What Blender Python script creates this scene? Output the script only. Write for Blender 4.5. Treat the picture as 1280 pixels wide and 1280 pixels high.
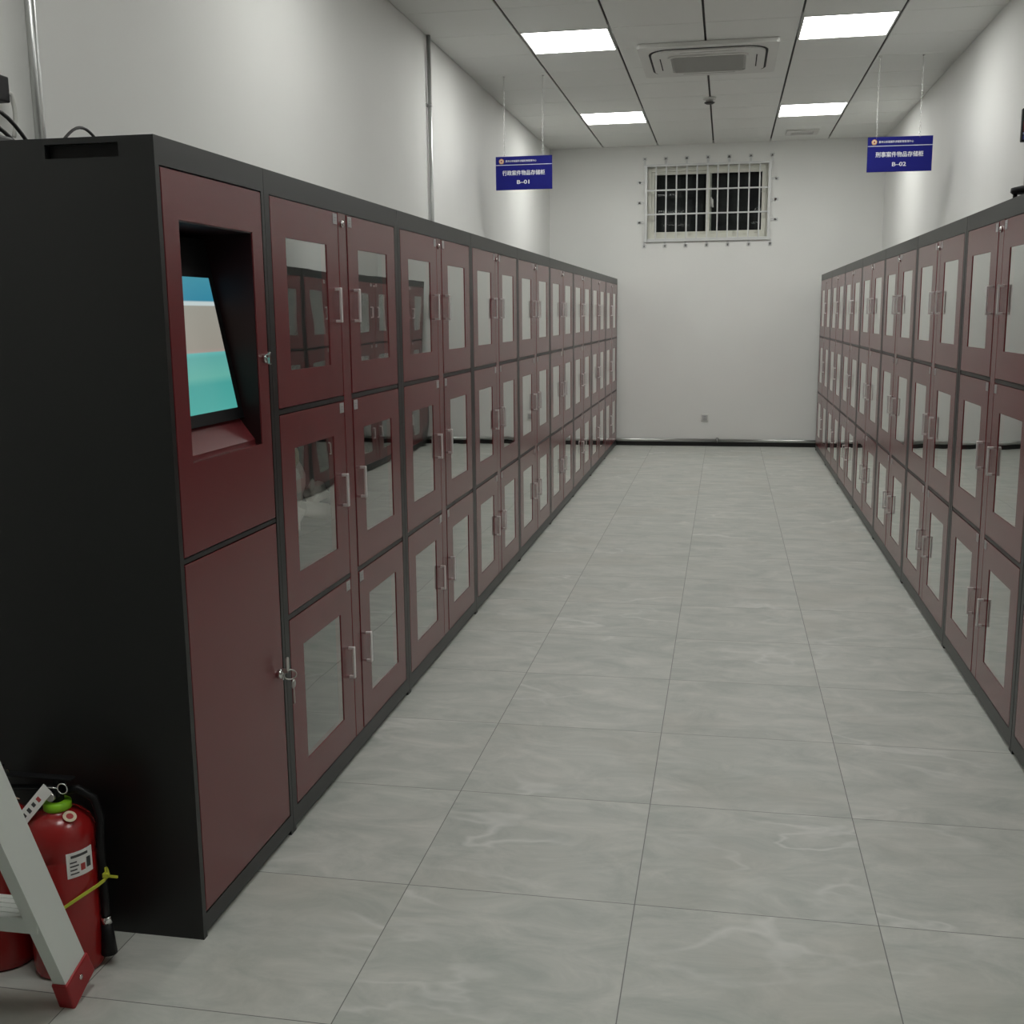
import bpy, bmesh, math, random
from mathutils import Vector, Matrix

for o in list(bpy.data.objects):
    bpy.data.objects.remove(o)
scene = bpy.context.scene
COL = scene.collection
rnd = random.Random(7)

# ------------------------------------------------------------------ camera, world, exposure
F_PX, YAW, PITCH, ROLL, CAM_H = 1389.28, 0.1897, -0.1752, 0.0106, 1.4851
def cam_axes():
    cy, sy = math.cos(YAW), math.sin(YAW)
    cp, sp = math.cos(PITCH), math.sin(PITCH)
    cr, sr = math.cos(ROLL), math.sin(ROLL)
    Rz = Matrix(((cy, -sy, 0), (sy, cy, 0), (0, 0, 1)))
    Rx = Matrix(((1, 0, 0), (0, cp, -sp), (0, sp, cp)))
    Ry = Matrix(((cr, 0, sr), (0, 1, 0), (-sr, 0, cr)))
    return Rz @ Rx @ Ry
_M = cam_axes()
cam_data = bpy.data.cameras.new('camera')
cam_data.sensor_width = 36.0
cam_data.lens = F_PX / 1280.0 * 36.0
cam_data.clip_start = 0.02
cam = bpy.data.objects.new('camera', cam_data)
COL.objects.link(cam)
rot = Matrix((_M.col[0], _M.col[2], -_M.col[1])).transposed()
cam.matrix_world = Matrix.Translation((0, 0, CAM_H)) @ rot.to_4x4()
scene.camera = cam

world = bpy.data.worlds.new('night')
world.use_nodes = True
world.node_tree.nodes['Background'].inputs['Color'].default_value = (0.012, 0.014, 0.016, 1)
world.node_tree.nodes['Background'].inputs['Strength'].default_value = 1.0
scene.world = world

vs = scene.view_settings
vs.view_transform = 'Standard'
vs.look = 'None'
vs.gamma = 1.0
vs.use_curve_mapping = False
vs.exposure = 0.0
LAMP_FAR, LAMP_MID, LAMP_NEAR = 19.5, 14.5, 12.5     # far pair, middle pair and the pairs overhead

# ------------------------------------------------------------------ measures of the place
XL, XR = -1.211, 0.984            # faces of the two cabinet rows
WL, WR = -1.981, 1.619            # side walls
YB, YF = 12.755, -6.5             # far wall, wall behind the camera
ZC = 3.299                        # ceiling
HC = 1.874                        # cabinet height
Y0, Y1 = 2.287, 2.867             # kiosk
UNIT = 1.2305
DEPTH = 0.60
YRE, UNITR = 12.474, 1.2332

# ------------------------------------------------------------------ materials
def new_mat(name):
    m = bpy.data.materials.new(name)
    m.use_nodes = True
    return m, m.node_tree.nodes, m.node_tree.links, m.node_tree.nodes['Principled BSDF']

def simple(name, col, rough=0.5, metal=0.0, spec=0.5, bump=0.0, bscale=200.0, var=0.0, coat=0.0):
    m, n, l, p = new_mat(name)
    p.inputs['Base Color'].default_value = (*col, 1)
    p.inputs['Roughness'].default_value = rough
    p.inputs['Metallic'].default_value = metal
    p.inputs['Specular IOR Level'].default_value = spec
    p.inputs['Coat Weight'].default_value = coat
    p.inputs['Coat Roughness'].default_value = 0.22
    if bump or var:
        tc = n.new('ShaderNodeTexCoord')
        nz = n.new('ShaderNodeTexNoise')
        nz.inputs['Scale'].default_value = bscale
        nz.inputs['Detail'].default_value = 3
        l.new(tc.outputs['Object'], nz.inputs['Vector'])
        if bump:
            b = n.new('ShaderNodeBump')
            b.inputs['Strength'].default_value = bump
            b.inputs['Distance'].default_value = 0.001
            l.new(nz.outputs['Fac'], b.inputs['Height'])
            l.new(b.outputs['Normal'], p.inputs['Normal'])
        if var:
            r = n.new('ShaderNodeMapRange')
            r.inputs['To Min'].default_value = 1 - var
            r.inputs['To Max'].default_value = 1 + var
            nz2 = n.new('ShaderNodeTexNoise')
            nz2.inputs['Scale'].default_value = 1.7
            l.new(tc.outputs['Object'], nz2.inputs['Vector'])
            l.new(nz2.outputs['Fac'], r.inputs['Value'])
            mx = n.new('ShaderNodeVectorMath')
            mx.operation = 'SCALE'
            mx.inputs[0].default_value = col
            l.new(r.outputs['Result'], mx.inputs['Scale'])
            l.new(mx.outputs['Vector'], p.inputs['Base Color'])
    return m

M_WALL = simple('white_wall_paint', (0.82, 0.825, 0.80), 0.6, spec=0.3, bump=0.15, bscale=90, var=0.03)
M_TILE = simple('ceiling_tile_white', (0.87, 0.88, 0.85), 0.55, spec=0.3, bump=0.05, bscale=300)
M_GAP = simple('ceiling_gap_grey', (0.10, 0.10, 0.095), 0.7)
M_BLACK = simple('black_powder_coat', (0.0105, 0.0115, 0.0115), 0.36, spec=0.5, bump=0.12, bscale=700)
M_INNER = simple('dark_cabinet_interior', (0.02, 0.021, 0.021), 0.6, spec=0.3)
M_MAROON = simple('maroon_powder_coat', (0.165, 0.028, 0.032), 0.26, spec=0.42, bump=0.10, bscale=700, coat=0.25)
M_NICHE_SHADE = simple('shaded_maroon', (0.022, 0.006, 0.007), 0.45, spec=0.35)  # maroon darkened to stand for the shade inside the screen recess
M_CHROME = simple('chrome', (0.78, 0.78, 0.77), 0.18, metal=1.0)
M_HANDLE = simple('satin_chrome', (0.84, 0.83, 0.82), 0.36, metal=0.55)
M_STEEL = simple('galvanised_steel', (0.55, 0.56, 0.55), 0.32, metal=0.9, bump=0.1, bscale=60)
M_ALU = simple('aluminium', (0.84, 0.88, 0.84), 0.5, metal=0.12, bump=0.06, bscale=120)
M_TAG = simple('silver_tag', (0.50, 0.50, 0.50), 0.45, metal=0.3)
M_DARKINK = simple('dark_ink', (0.06, 0.06, 0.06), 0.6)
M_REDINK = simple('red_ink', (0.45, 0.05, 0.05), 0.6)
M_REDPAINT = simple('red_gloss_paint', (0.33, 0.012, 0.012), 0.22, spec=0.5, coat=0.15)
M_REDPLASTIC = simple('red_plastic', (0.36, 0.015, 0.02), 0.38)
M_RUBBER = simple('black_rubber', (0.007, 0.007, 0.008), 0.5, spec=0.25)
M_LIME = simple('lime_plastic', (0.32, 0.72, 0.03), 0.35)
M_YELLOW = simple('yellow_plastic_tie', (0.62, 0.66, 0.06), 0.4)
M_PAPER = simple('white_paper', (0.90, 0.89, 0.86), 0.7, bump=0.2, bscale=40)
M_BLUE = simple('blue_sign_board', (0.011, 0.013, 0.20), 0.55, spec=0.2)
M_WHITEINK = simple('white_lettering', (0.85, 0.86, 0.9), 0.5)
M_GOLD = simple('emblem_gold', (0.75, 0.42, 0.16), 0.4)
M_CREAM = simple('emblem_cream', (0.80, 0.68, 0.50), 0.4)
M_WHITEPL = simple('white_plastic', (0.72, 0.72, 0.69), 0.4)
M_GREYGRILL = simple('grey_plastic_grille', (0.46, 0.46, 0.44), 0.55)
M_BLACKSLOT = simple('black_slot', (0.006, 0.006, 0.006), 0.7)
M_WINFRAME = simple('white_window_frame', (0.74, 0.74, 0.66), 0.35)
M_BAR = simple('grey_painted_bar', (0.66, 0.67, 0.66), 0.4, metal=0.15)
M_CABLE = simple('black_cable', (0.03, 0.03, 0.03), 0.45)
M_CABLEW = simple('pale_cable', (0.62, 0.62, 0.58), 0.45)
M_SKIRT = simple('black_skirting', (0.008, 0.008, 0.008), 0.4)
M_BRACKET = simple('grey_metal', (0.30, 0.31, 0.30), 0.4, metal=0.6)
M_KEY = simple('nickel_key', (0.55, 0.54, 0.52), 0.3, metal=1.0)
M_DUSK = simple('night_yard_wall', (0.035, 0.036, 0.036), 0.8)

def floor_material():
    m, n, l, p = new_mat('grey_marble_floor_tile')
    tc = n.new('ShaderNodeTexCoord')
    mp = n.new('ShaderNodeMapping')
    mp.inputs['Location'].default_value = (0.795, -2.63 + 6.0, 0)
    l.new(tc.outputs['Object'], mp.inputs['Vector'])
    br = n.new('ShaderNodeTexBrick')
    br.offset = 0.0
    br.squash = 1.0
    br.inputs['Color1'].default_value = (0, 0, 0, 1)
    br.inputs['Color2'].default_value = (1, 1, 1, 1)
    br.inputs['Mortar'].default_value = (0.5, 0.5, 0.5, 1)
    br.inputs['Scale'].default_value = 1.0
    br.inputs['Mortar Size'].default_value = 0.0014
    br.inputs['Mortar Smooth'].default_value = 0.15
    br.inputs['Brick Width'].default_value = 0.598
    br.inputs['Row Height'].default_value = 0.600
    l.new(mp.outputs['Vector'], br.inputs['Vector'])
    # each tile shows another cut of the same stone
    sh = n.new('ShaderNodeVectorMath'); sh.operation = 'SCALE'; sh.inputs['Scale'].default_value = 3.0
    l.new(br.outputs['Color'], sh.inputs[0])
    ad = n.new('ShaderNodeVectorMath'); ad.operation = 'ADD'
    l.new(tc.outputs['Object'], ad.inputs[0]); l.new(sh.outputs['Vector'], ad.inputs[1])
    mp2 = n.new('ShaderNodeMapping')
    mp2.inputs['Rotation'].default_value = (0, 0, math.radians(24))
    mp2.inputs['Scale'].default_value = (0.95, 1.9, 1.0)
    l.new(ad.outputs['Vector'], mp2.inputs['Vector'])
    cloud = n.new('ShaderNodeTexNoise')
    cloud.inputs['Scale'].default_value = 4.2; cloud.inputs['Detail'].default_value = 7; cloud.inputs['Roughness'].default_value = 0.70
    cloud.inputs['Distortion'].default_value = 0.7
    l.new(mp2.outputs['Vector'], cloud.inputs['Vector'])
    cr = n.new('ShaderNodeValToRGB')
    cr.color_ramp.elements[0].position = 0.30; cr.color_ramp.elements[0].color = (0.420, 0.455, 0.420, 1)
    cr.color_ramp.elements[1].position = 0.72; cr.color_ramp.elements[1].color = (0.66, 0.66, 0.615, 1)
    l.new(cloud.outputs['Fac'], cr.inputs['Fac'])
    # pale veins
    vn = n.new('ShaderNodeTexNoise')
    vn.inputs['Scale'].default_value = 1.15; vn.inputs['Detail'].default_value = 4; vn.inputs['Distortion'].default_value = 0.35
    l.new(mp2.outputs['Vector'], vn.inputs['Vector'])
    s1 = n.new('ShaderNodeMath'); s1.operation = 'SUBTRACT'; s1.inputs[1].default_value = 0.5
    a1 = n.new('ShaderNodeMath'); a1.operation = 'ABSOLUTE'
    l.new(vn.outputs['Fac'], s1.inputs[0]); l.new(s1.outputs[0], a1.inputs[0])
    vr = n.new('ShaderNodeMapRange')
    vr.inputs['From Min'].default_value = 0.0; vr.inputs['From Max'].default_value = 0.018
    vr.inputs['To Min'].default_value = 0.60; vr.inputs['To Max'].default_value = 0.0
    l.new(a1.outputs[0], vr.inputs['Value'])
    brk = n.new('ShaderNodeTexNoise'); brk.inputs['Scale'].default_value = 2.1
    l.new(ad.outputs['Vector'], brk.inputs['Vector'])
    bm_ = n.new('ShaderNodeMapRange'); bm_.inputs['From Min'].default_value = 0.45; bm_.inputs['From Max'].default_value = 0.65
    l.new(brk.outputs['Fac'], bm_.inputs['Value'])
    vm = n.new('ShaderNodeMath'); vm.operation = 'MULTIPLY'
    l.new(vr.outputs['Result'], vm.inputs[0]); l.new(bm_.outputs['Result'], vm.inputs[1])
    mixv = n.new('ShaderNodeMixRGB'); mixv.inputs['Color2'].default_value = (0.78, 0.78, 0.75, 1)
    l.new(vm.outputs[0], mixv.inputs['Fac']); l.new(cr.outputs['Color'], mixv.inputs['Color1'])
    # warm stains in the stone
    st = n.new('ShaderNodeTexNoise'); st.inputs['Scale'].default_value = 1.6; st.inputs['Detail'].default_value = 3
    l.new(ad.outputs['Vector'], st.inputs['Vector'])
    sr = n.new('ShaderNodeMapRange'); sr.inputs['From Min'].default_value = 0.55; sr.inputs['From Max'].default_value = 0.78
    sr.inputs['To Max'].default_value = 0.5
    l.new(st.outputs['Fac'], sr.inputs['Value'])
    mixs = n.new('ShaderNodeMixRGB'); mixs.inputs['Color2'].default_value = (0.47, 0.455, 0.395, 1)
    l.new(sr.outputs['Result'], mixs.inputs['Fac']); l.new(mixv.outputs['Color'], mixs.inputs['Color1'])
    mixj = n.new('ShaderNodeMixRGB'); mixj.inputs['Color2'].default_value = (0.17, 0.175, 0.165, 1)
    l.new(br.outputs['Fac'], mixj.inputs['Fac']); l.new(mixs.outputs['Color'], mixj.inputs['Color1'])
    l.new(mixj.outputs['Color'], p.inputs['Base Color'])
    rr = n.new('ShaderNodeMapRange'); rr.inputs['To Min'].default_value = 0.36; rr.inputs['To Max'].default_value = 0.50
    l.new(cloud.outputs['Fac'], rr.inputs['Value']); l.new(rr.outputs['Result'], p.inputs['Roughness'])
    p.inputs['Specular IOR Level'].default_value = 0.45
    inv = n.new('ShaderNodeMath'); inv.operation = 'SUBTRACT'; inv.inputs[0].default_value = 1.0
    l.new(br.outputs['Fac'], inv.inputs[1])
    b = n.new('ShaderNodeBump'); b.inputs['Strength'].default_value = 0.35; b.inputs['Distance'].default_value = 0.002
    l.new(inv.outputs[0], b.inputs['Height']); l.new(b.outputs['Normal'], p.inputs['Normal'])
    return m
M_FLOOR = floor_material()

def glass_material(name, base, gain, power, tint, wave):
    """coated pane: clear from straight on, strongly reflecting at a slant"""
    m, n, l, p = new_mat(name)
    n.remove(p)
    out = n['Material Output']
    lw = n.new('ShaderNodeLayerWeight'); lw.inputs['Blend'].default_value = 0.5
    pw = n.new('ShaderNodeMath'); pw.operation = 'POWER'; pw.inputs[1].default_value = power
    l.new(lw.outputs['Facing'], pw.inputs[0])
    ml = n.new('ShaderNodeMath'); ml.operation = 'MULTIPLY_ADD'; ml.inputs[1].default_value = gain; ml.inputs[2].default_value = base
    ml.use_clamp = True
    l.new(pw.outputs[0], ml.inputs[0])
    gl = n.new('ShaderNodeBsdfGlossy'); gl.inputs['Roughness'].default_value = 0.015
    gl.inputs['Color'].default_value = (0.95, 0.97, 0.95, 1)
    tr = n.new('ShaderNodeBsdfTransparent'); tr.inputs['Color'].default_value = (*tint, 1)
    mx = n.new('ShaderNodeMixShader')
    l.new(ml.outputs[0], mx.inputs['Fac']); l.new(tr.outputs[0], mx.inputs[1]); l.new(gl.outputs[0], mx.inputs[2])
    geo = n.new('ShaderNodeNewGeometry')
    tr2 = n.new('ShaderNodeBsdfTransparent')
    mx2 = n.new('ShaderNodeMixShader')
    l.new(geo.outputs['Backfacing'], mx2.inputs['Fac']); l.new(mx.outputs[0], mx2.inputs[1]); l.new(tr2.outputs[0], mx2.inputs[2])
    l.new(mx2.outputs[0], out.inputs['Surface'])
    if wave:
        tc = n.new('ShaderNodeTexCoord')
        oi = n.new('ShaderNodeObjectInfo')
        ad = n.new('ShaderNodeVectorMath'); ad.operation = 'ADD'
        l.new(tc.outputs['Object'], ad.inputs[0])
        l.new(oi.outputs['Location'], ad.inputs[1])
        nz = n.new('ShaderNodeTexNoise'); nz.inputs['Scale'].default_value = 3.2; nz.inputs['Detail'].default_value = 0.5
        l.new(ad.outputs[0], nz.inputs['Vector'])
        b = n.new('ShaderNodeBump'); b.inputs['Strength'].default_value = 1.0; b.inputs['Distance'].default_value = wave
        l.new(nz.outputs['Fac'], b.inputs['Height'])
        l.new(b.outputs['Normal'], gl.inputs['Normal'])
    return m
M_PANE = glass_material('cabinet_glass', 0.04, 1.27, 2.7, (0.94, 0.95, 0.94), 0.0011)
M_WINGLASS = glass_material('window_glass', 0.006, 0.08, 3.0, (0.75, 0.78, 0.78), 0.0)

def emitter(name, col, strength):
    m, n, l, p = new_mat(name)
    p.inputs['Base Color'].default_value = (0.8, 0.8, 0.8, 1)
    p.inputs['Emission Color'].default_value = (*col, 1)
    p.inputs['Emission Strength'].default_value = strength
    return m
M_LAMP = emitter('lit_diffuser', (1.0, 1.0, 0.965), LAMP_FAR)
M_LAMP1 = emitter('middle_lit_diffuser', (1.0, 1.0, 0.965), LAMP_MID)
M_LAMP2 = emitter('dimmer_lit_diffuser', (1.0, 1.0, 0.965), LAMP_NEAR)

def screen_material():
    m, n, l, p = new_mat('lit_touch_screen')
    p.inputs['Base Color'].default_value = (0.01, 0.01, 0.01, 1)
    p.inputs['Roughness'].default_value = 0.3
    tc = n.new('ShaderNodeTexCoord')
    sp = n.new('ShaderNodeSeparateXYZ')
    l.new(tc.outputs['Generated'], sp.inputs[0])
    cr = n.new('ShaderNodeValToRGB'); cr.color_ramp.interpolation = 'LINEAR'
    E_ = cr.color_ramp.elements
    stops = [(0.0, (0.07, 0.36, 0.32)), (0.20, (0.06, 0.33, 0.30)), (0.26, (0.12, 0.40, 0.34)), (0.40, (0.10, 0.36, 0.33)),
             (0.435, (0.12, 0.42, 0.40)), (0.445, (0.34, 0.27, 0.24)), (0.47, (0.29, 0.27, 0.23)), (0.785, (0.30, 0.29, 0.25)),
             (0.79, (0.50, 0.58, 0.58)), (0.815, (0.50, 0.58, 0.58)), (0.825, (0.035, 0.22, 0.32)), (1.0, (0.055, 0.26, 0.34))]
    E_[0].position, E_[0].color = stops[0][0], (*stops[0][1], 1)
    E_[1].position, E_[1].color = stops[-1][0], (*stops[-1][1], 1)
    for ps, c in stops[1:-1]:
        e = E_.new(ps); e.color = (*c, 1)
    l.new(sp.outputs['Z'], cr.inputs['Fac'])
    l.new(cr.outputs['Color'], p.inputs['Emission Color'])
    p.inputs['Emission Strength'].default_value = 1.0
    return m
M_SCREEN = screen_material()

def thin_white():
    """thin white paper or film: scatters light on both sides"""
    m, n, l, p = new_mat('thin_white_paper')
    out = n['Material Output']
    p.inputs['Base Color'].default_value = (0.93, 0.92, 0.88, 1)
    p.inputs['Roughness'].default_value = 0.6
    tr = n.new('ShaderNodeBsdfTranslucent'); tr.inputs['Color'].default_value = (0.93, 0.92, 0.88, 1)
    mx = n.new('ShaderNodeMixShader'); mx.inputs['Fac'].default_value = 0.5
    l.new(p.outputs[0], mx.inputs[1]); l.new(tr.outputs[0], mx.inputs[2]); l.new(mx.outputs[0], out.inputs['Surface'])
    return m
M_THIN = thin_white()
M_BEIGE = simple('beige_cloth', (0.40, 0.35, 0.22), 0.8, bump=0.4, bscale=60)
M_PINKISH = simple('pinkish_paper', (0.74, 0.62, 0.60), 0.7)

# ------------------------------------------------------------------ mesh helpers
class MB:
    def __init__(self):
        self.bm = bmesh.new()
        self.mats = []
    def mi(self, m):
        if m is None: return 0
        if m not in self.mats: self.mats.append(m)
        return self.mats.index(m)
    def box(self, x0, x1, y0, y1, z0, z1, m=None, bevel=0.0, mat4=None):
        v = [self.bm.verts.new((x, y, z)) for x in (x0, x1) for y in (y0, y1) for z in (z0, z1)]
        idx = [(0, 1, 3, 2), (4, 6, 7, 5), (0, 4, 5, 1), (2, 3, 7, 6), (0, 2, 6, 4), (1, 5, 7, 3)]
        fs = [self.bm.faces.new([v[i] for i in f]) for f in idx]
        k = self.mi(m)
        for f in fs: f.material_index = k
        if bevel:
            es = list({e for f in fs for e in f.edges})
            r = bmesh.ops.bevel(self.bm, geom=es, offset=bevel, segments=2, affect='EDGES', profile=0.5)
            for f in r['faces']: f.material_index = k
            v = list({w for f in r['faces'] for w in f.verts} | {w for w in v if w.is_valid})
        if mat4 is not None:
            bmesh.ops.transform(self.bm, matrix=mat4, verts=[w for w in v if w.is_valid])
        return self
    def prism(self, pts, axis, a0, a1, m=None, smooth=False):
        """polygon pts (2D) extruded along axis between a0 and a1"""
        def P(u, w, a):
            return {'x': (a, u, w), 'y': (u, a, w), 'z': (u, w, a)}[axis]
        k = self.mi(m)
        A = [self.bm.verts.new(P(u, w, a0)) for u, w in pts]
        B = [self.bm.verts.new(P(u, w, a1)) for u, w in pts]
        fs = [self.bm.faces.new(A), self.bm.faces.new(B[::-1])]
        nn = len(pts)
        for i in range(nn):
            f = self.bm.faces.new((A[i], B[i], B[(i + 1) % nn], A[(i + 1) % nn]))
            f.smooth = smooth
            fs.append(f)
        for f in fs: f.material_index = k
        return self
    def ring_plate(self, outer, inner, axis, a0, a1, m=None):
        """plate with a hole: outer and inner 2D loops with equal point counts"""
        def P(u, w, a):
            return {'x': (a, u, w), 'y': (u, a, w), 'z': (u, w, a)}[axis]
        k = self.mi(m)
        nn = len(outer)
        L = [[self.bm.verts.new(P(u, w, a)) for u, w in lp] for lp in (outer, inner) for a in (a0, a1)]
        o0, o1, i0, i1 = L
        for i in range(nn):
            j = (i + 1) % nn
            for q in ((o0[i], o0[j], i0[j], i0[i]), (o1[i], i1[i], i1[j], o1[j]), (o0[i], o1[i], o1[j], o0[j]), (i0[i], i0[j], i1[j], i1[i])):
                self.bm.faces.new(q).material_index = k
        return self
    def tube(self, pts, r, m=None, seg=10, closed=False, cap=True):
        pts = [Vector(p) for p in pts]
        k = self.mi(m)
        nn = len(pts)
        rings = []
        rad = r if isinstance(r, (list, tuple)) else [r] * nn
        up = None
        for i, p in enumerate(pts):
            if closed:
                t = pts[(i + 1) % nn] - pts[i - 1]
            else:
                t = pts[min(i + 1, nn - 1)] - pts[max(i - 1, 0)]
            t.normalize()
            if up is None:
                up = Vector((0, 0, 1)) if abs(t.z) < 0.9 else Vector((1, 0, 0))
            a = t.cross(up)
            if a.length < 1e-4: a = t.orthogonal()
            a.normalize()
            b = a.cross(t).normalized()
            up = b
            rings.append([self.bm.verts.new(p + (a * math.cos(2 * math.pi * s / seg) + b * math.sin(2 * math.pi * s / seg)) * rad[i]) for s in range(seg)])
        for i in range(nn if closed else nn - 1):
            A, B = rings[i], rings[(i + 1) % nn]
            for s in range(seg):
                f = self.bm.faces.new((A[s], B[s], B[(s + 1) % seg], A[(s + 1) % seg]))
                f.material_index = k; f.smooth = True
        if cap and not closed:
            self.bm.faces.new(rings[0]).material_index = k
            self.bm.faces.new(rings[-1][::-1]).material_index = k
        return self
    def lathe(self, prof, c=(0, 0, 0), m=None, seg=40, axis='z'):
        k = self.mi(m)
        rings = []
        for r, h in prof:
            ring = []
            for s in range(seg):
                a = 2 * math.pi * s / seg
                u, w = r * math.cos(a), r * math.sin(a)
                q = {'z': (u, w, h), 'x': (h, u, w), 'y': (u, h, w)}[axis]
                ring.append(self.bm.verts.new((q[0] + c[0], q[1] + c[1], q[2] + c[2])))
            rings.append(ring)
        for A, B in zip(rings, rings[1:]):
            for s in range(seg):
                f = self.bm.faces.new((A[s], A[(s + 1) % seg], B[(s + 1) % seg], B[s]))
                f.material_index = k; f.smooth = True
        for R_ in (rings[0], rings[-1]):
            f = self.bm.faces.new(R_); f.material_index = k
        return self
    def build(self, name, m=None, parent=None, loc=None):
        bmesh.ops.recalc_face_normals(self.bm, faces=self.bm.faces[:])
        me = bpy.data.meshes.new(name)
        self.bm.to_mesh(me); self.bm.free()
        mats = self.mats if self.mats else [m]
        for q in mats: me.materials.append(q if q is not None else m)
        o = bpy.data.objects.new(name, me)
        COL.objects.link(o)
        if parent is not None: o.parent = parent
        if loc is not None: o.location = loc
        return o

def rrect(cx, cy, w, h, r, n=6):
    pts = []
    for (sx, sy, a0) in ((1, 1, 0), (-1, 1, 90), (-1, -1, 180), (1, -1, 270)):
        for i in range(n + 1):
            a = math.radians(a0 + 90 * i / n)
            pts.append((cx + sx * (w / 2 - r) + r * math.cos(a), cy + sy * (h / 2 - r) + r * math.sin(a)))
    return pts

def rect(u0, u1, w0, w1):
    return [(u0, w0), (u1, w0), (u1, w1), (u0, w1)]

def tag(o, label, cat, group=None, kind=None):
    if label: o['label'] = label
    if cat: o['category'] = cat
    if group: o['group'] = group
    if kind: o['kind'] = kind
    return o

def thing(name, label, cat, loc=(0, 0, 0), rz=0.0, group=None):
    o = bpy.data.objects.new(name, None)
    o.empty_display_size = 0.1
    COL.objects.link(o)
    o.location = loc; o.rotation_euler = (0, 0, rz)
    return tag(o, label, cat, group)

def kids(o):
    return [c for c in bpy.data.objects if c.parent == o]

def copy_tree(o, parent=None):
    c = o.copy()
    COL.objects.link(c)
    if parent is not None: c.parent = parent
    for ch in kids(o):
        copy_tree(ch, c)
    return c

def text_mesh(body, size, name, mat, parent, loc, rot_x=math.pi / 2, bold=0.0, align='CENTER', width=None):
    cu = bpy.data.curves.new('lettering', 'FONT')
    cu.body = body; cu.size = size; cu.align_x = align; cu.align_y = 'CENTER'
    cu.extrude = 0.0006
    t = bpy.data.objects.new('lettering', cu)
    COL.objects.link(t)
    dg = bpy.context.evaluated_depsgraph_get()
    me = bpy.data.meshes.new_from_object(t.evaluated_get(dg))
    bpy.data.objects.remove(t)
    if width and len(me.vertices):
        xs = [v.co.x for v in me.vertices]
        s = width / max(1e-6, max(xs) - min(xs))
        for v in me.vertices: v.co.x *= s
    if bold:                                                   # heavier strokes: the glyphs laid over themselves slightly shifted
        b = bmesh.new()
        for dx, dy in ((-1, 0), (1, 0), (0, -1), (0, 1)):
            n0 = len(b.verts)
            b.from_mesh(me); b.verts.ensure_lookup_table()
            for v in b.verts[n0:]:
                v.co.x += dx * bold; v.co.y += dy * bold * 0.6
                v.co.z += (dx + 2 * dy) * 0.00006
        b.to_mesh(me); b.free()
    me.materials.clear(); me.materials.append(mat)
    o = bpy.data.objects.new(name, me)
    COL.objects.link(o)
    o.parent = parent; o.location = loc; o.rotation_euler = (rot_x, 0, 0)
    return o

# ------------------------------------------------------------------ the room
def struct(name, mb, m=None, parent=None):
    o = mb.build(name, m, parent)
    if parent is None: o['kind'] = 'structure'
    return o

struct('floor', MB().box(WL - 0.1, WR + 0.1, YF, YB + 0.1, -0.1, 0.0), M_FLOOR)
struct('wall_left', MB().box(WL - 0.1, WL, YF, YB, 0, ZC + 0.12), M_WALL)
struct('wall_right', MB().box(WR, WR + 0.1, YF, YB, 0, ZC + 0.12), M_WALL)
struct('wall_front', MB().box(WL - 0.1, WR + 0.1, YF - 0.1, YF, 0, ZC + 0.12), M_WALL)

WX0, WX1, WZ0, WZ1 = -0.893, 0.425, 2.305, 3.075          # window opening in the far wall
b = MB()
b.box(WL - 0.1, WX0, YB, YB + 0.24, 0, ZC + 0.12)
b.box(WX1, WR + 0.1, YB, YB + 0.24, 0, ZC + 0.12)
b.box(WX0, WX1, YB, YB + 0.24, 0, WZ0)
b.box(WX0, WX1, YB, YB + 0.24, WZ1, ZC + 0.12)
struct('wall_back', b, M_WALL)

# ceiling of 0.6 m clip-in tiles with dark runners along the room
LAMP_CELLS = {(1, 0), (1, 5), (4, 0), (4, 5), (1, -5), (4, -5), (1, -10), (4, -10)}
TY0, TP = 7.572, 0.6105
def row_y(k): return TY0 + TP * k
b = MB()
b.box(WL - 0.1, WR + 0.1, YF, YB, ZC + 0.03, ZC + 0.10, M_GAP)
for i in range(6):
    x0 = WL + 0.6 * i; x1 = x0 + 0.6
    gl = 0.0075
    for k in range(-24, 9):
        y0, y1 = row_y(k), min(row_y(k + 1), YB)
        if y1 - y0 < 0.03 or y0 < YF - 0.6: continue
        y0 = max(y0, YF)
        if (i, k) in LAMP_CELLS: continue
        b.box(x0 + (gl if i else 0.002), x1 - (gl if i < 5 else 0.002), y0 + 0.0022, y1 - 0.0022, ZC, ZC + 0.012, M_TILE, bevel=0.0016)
struct('ceiling', b)

# far wall: black skirting with a bright steel pipe above it
b = MB().box(WL, WR, YB - 0.014, YB, 0, 0.052)
struct('baseboard_back', b, M_SKIRT)
pipe = thing('floor_pipe', 'shiny steel pipe running along the foot of the far wall above the black skirting', 'pipe', (0, YB - 0.035, 0.068))
MB().tube([(WL + 0.01, 0, 0), (-0.073, 0, 0)], 0.019, seg=16).build('pipe_length', M_STEEL, pipe)
MB().tube([(-0.073, 0, 0), (WR - 0.01, 0, 0)], 0.019, seg=16).build('pipe_length', M_STEEL, pipe)
b = MB().tube([(-0.088, 0, 0), (-0.058, 0, 0)], 0.0225, seg=16)
b.box(-0.085, -0.061, -0.004, 0.034, 0.018, 0.030)
b.build('pipe_clamp', M_BRACKET, pipe)

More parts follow.
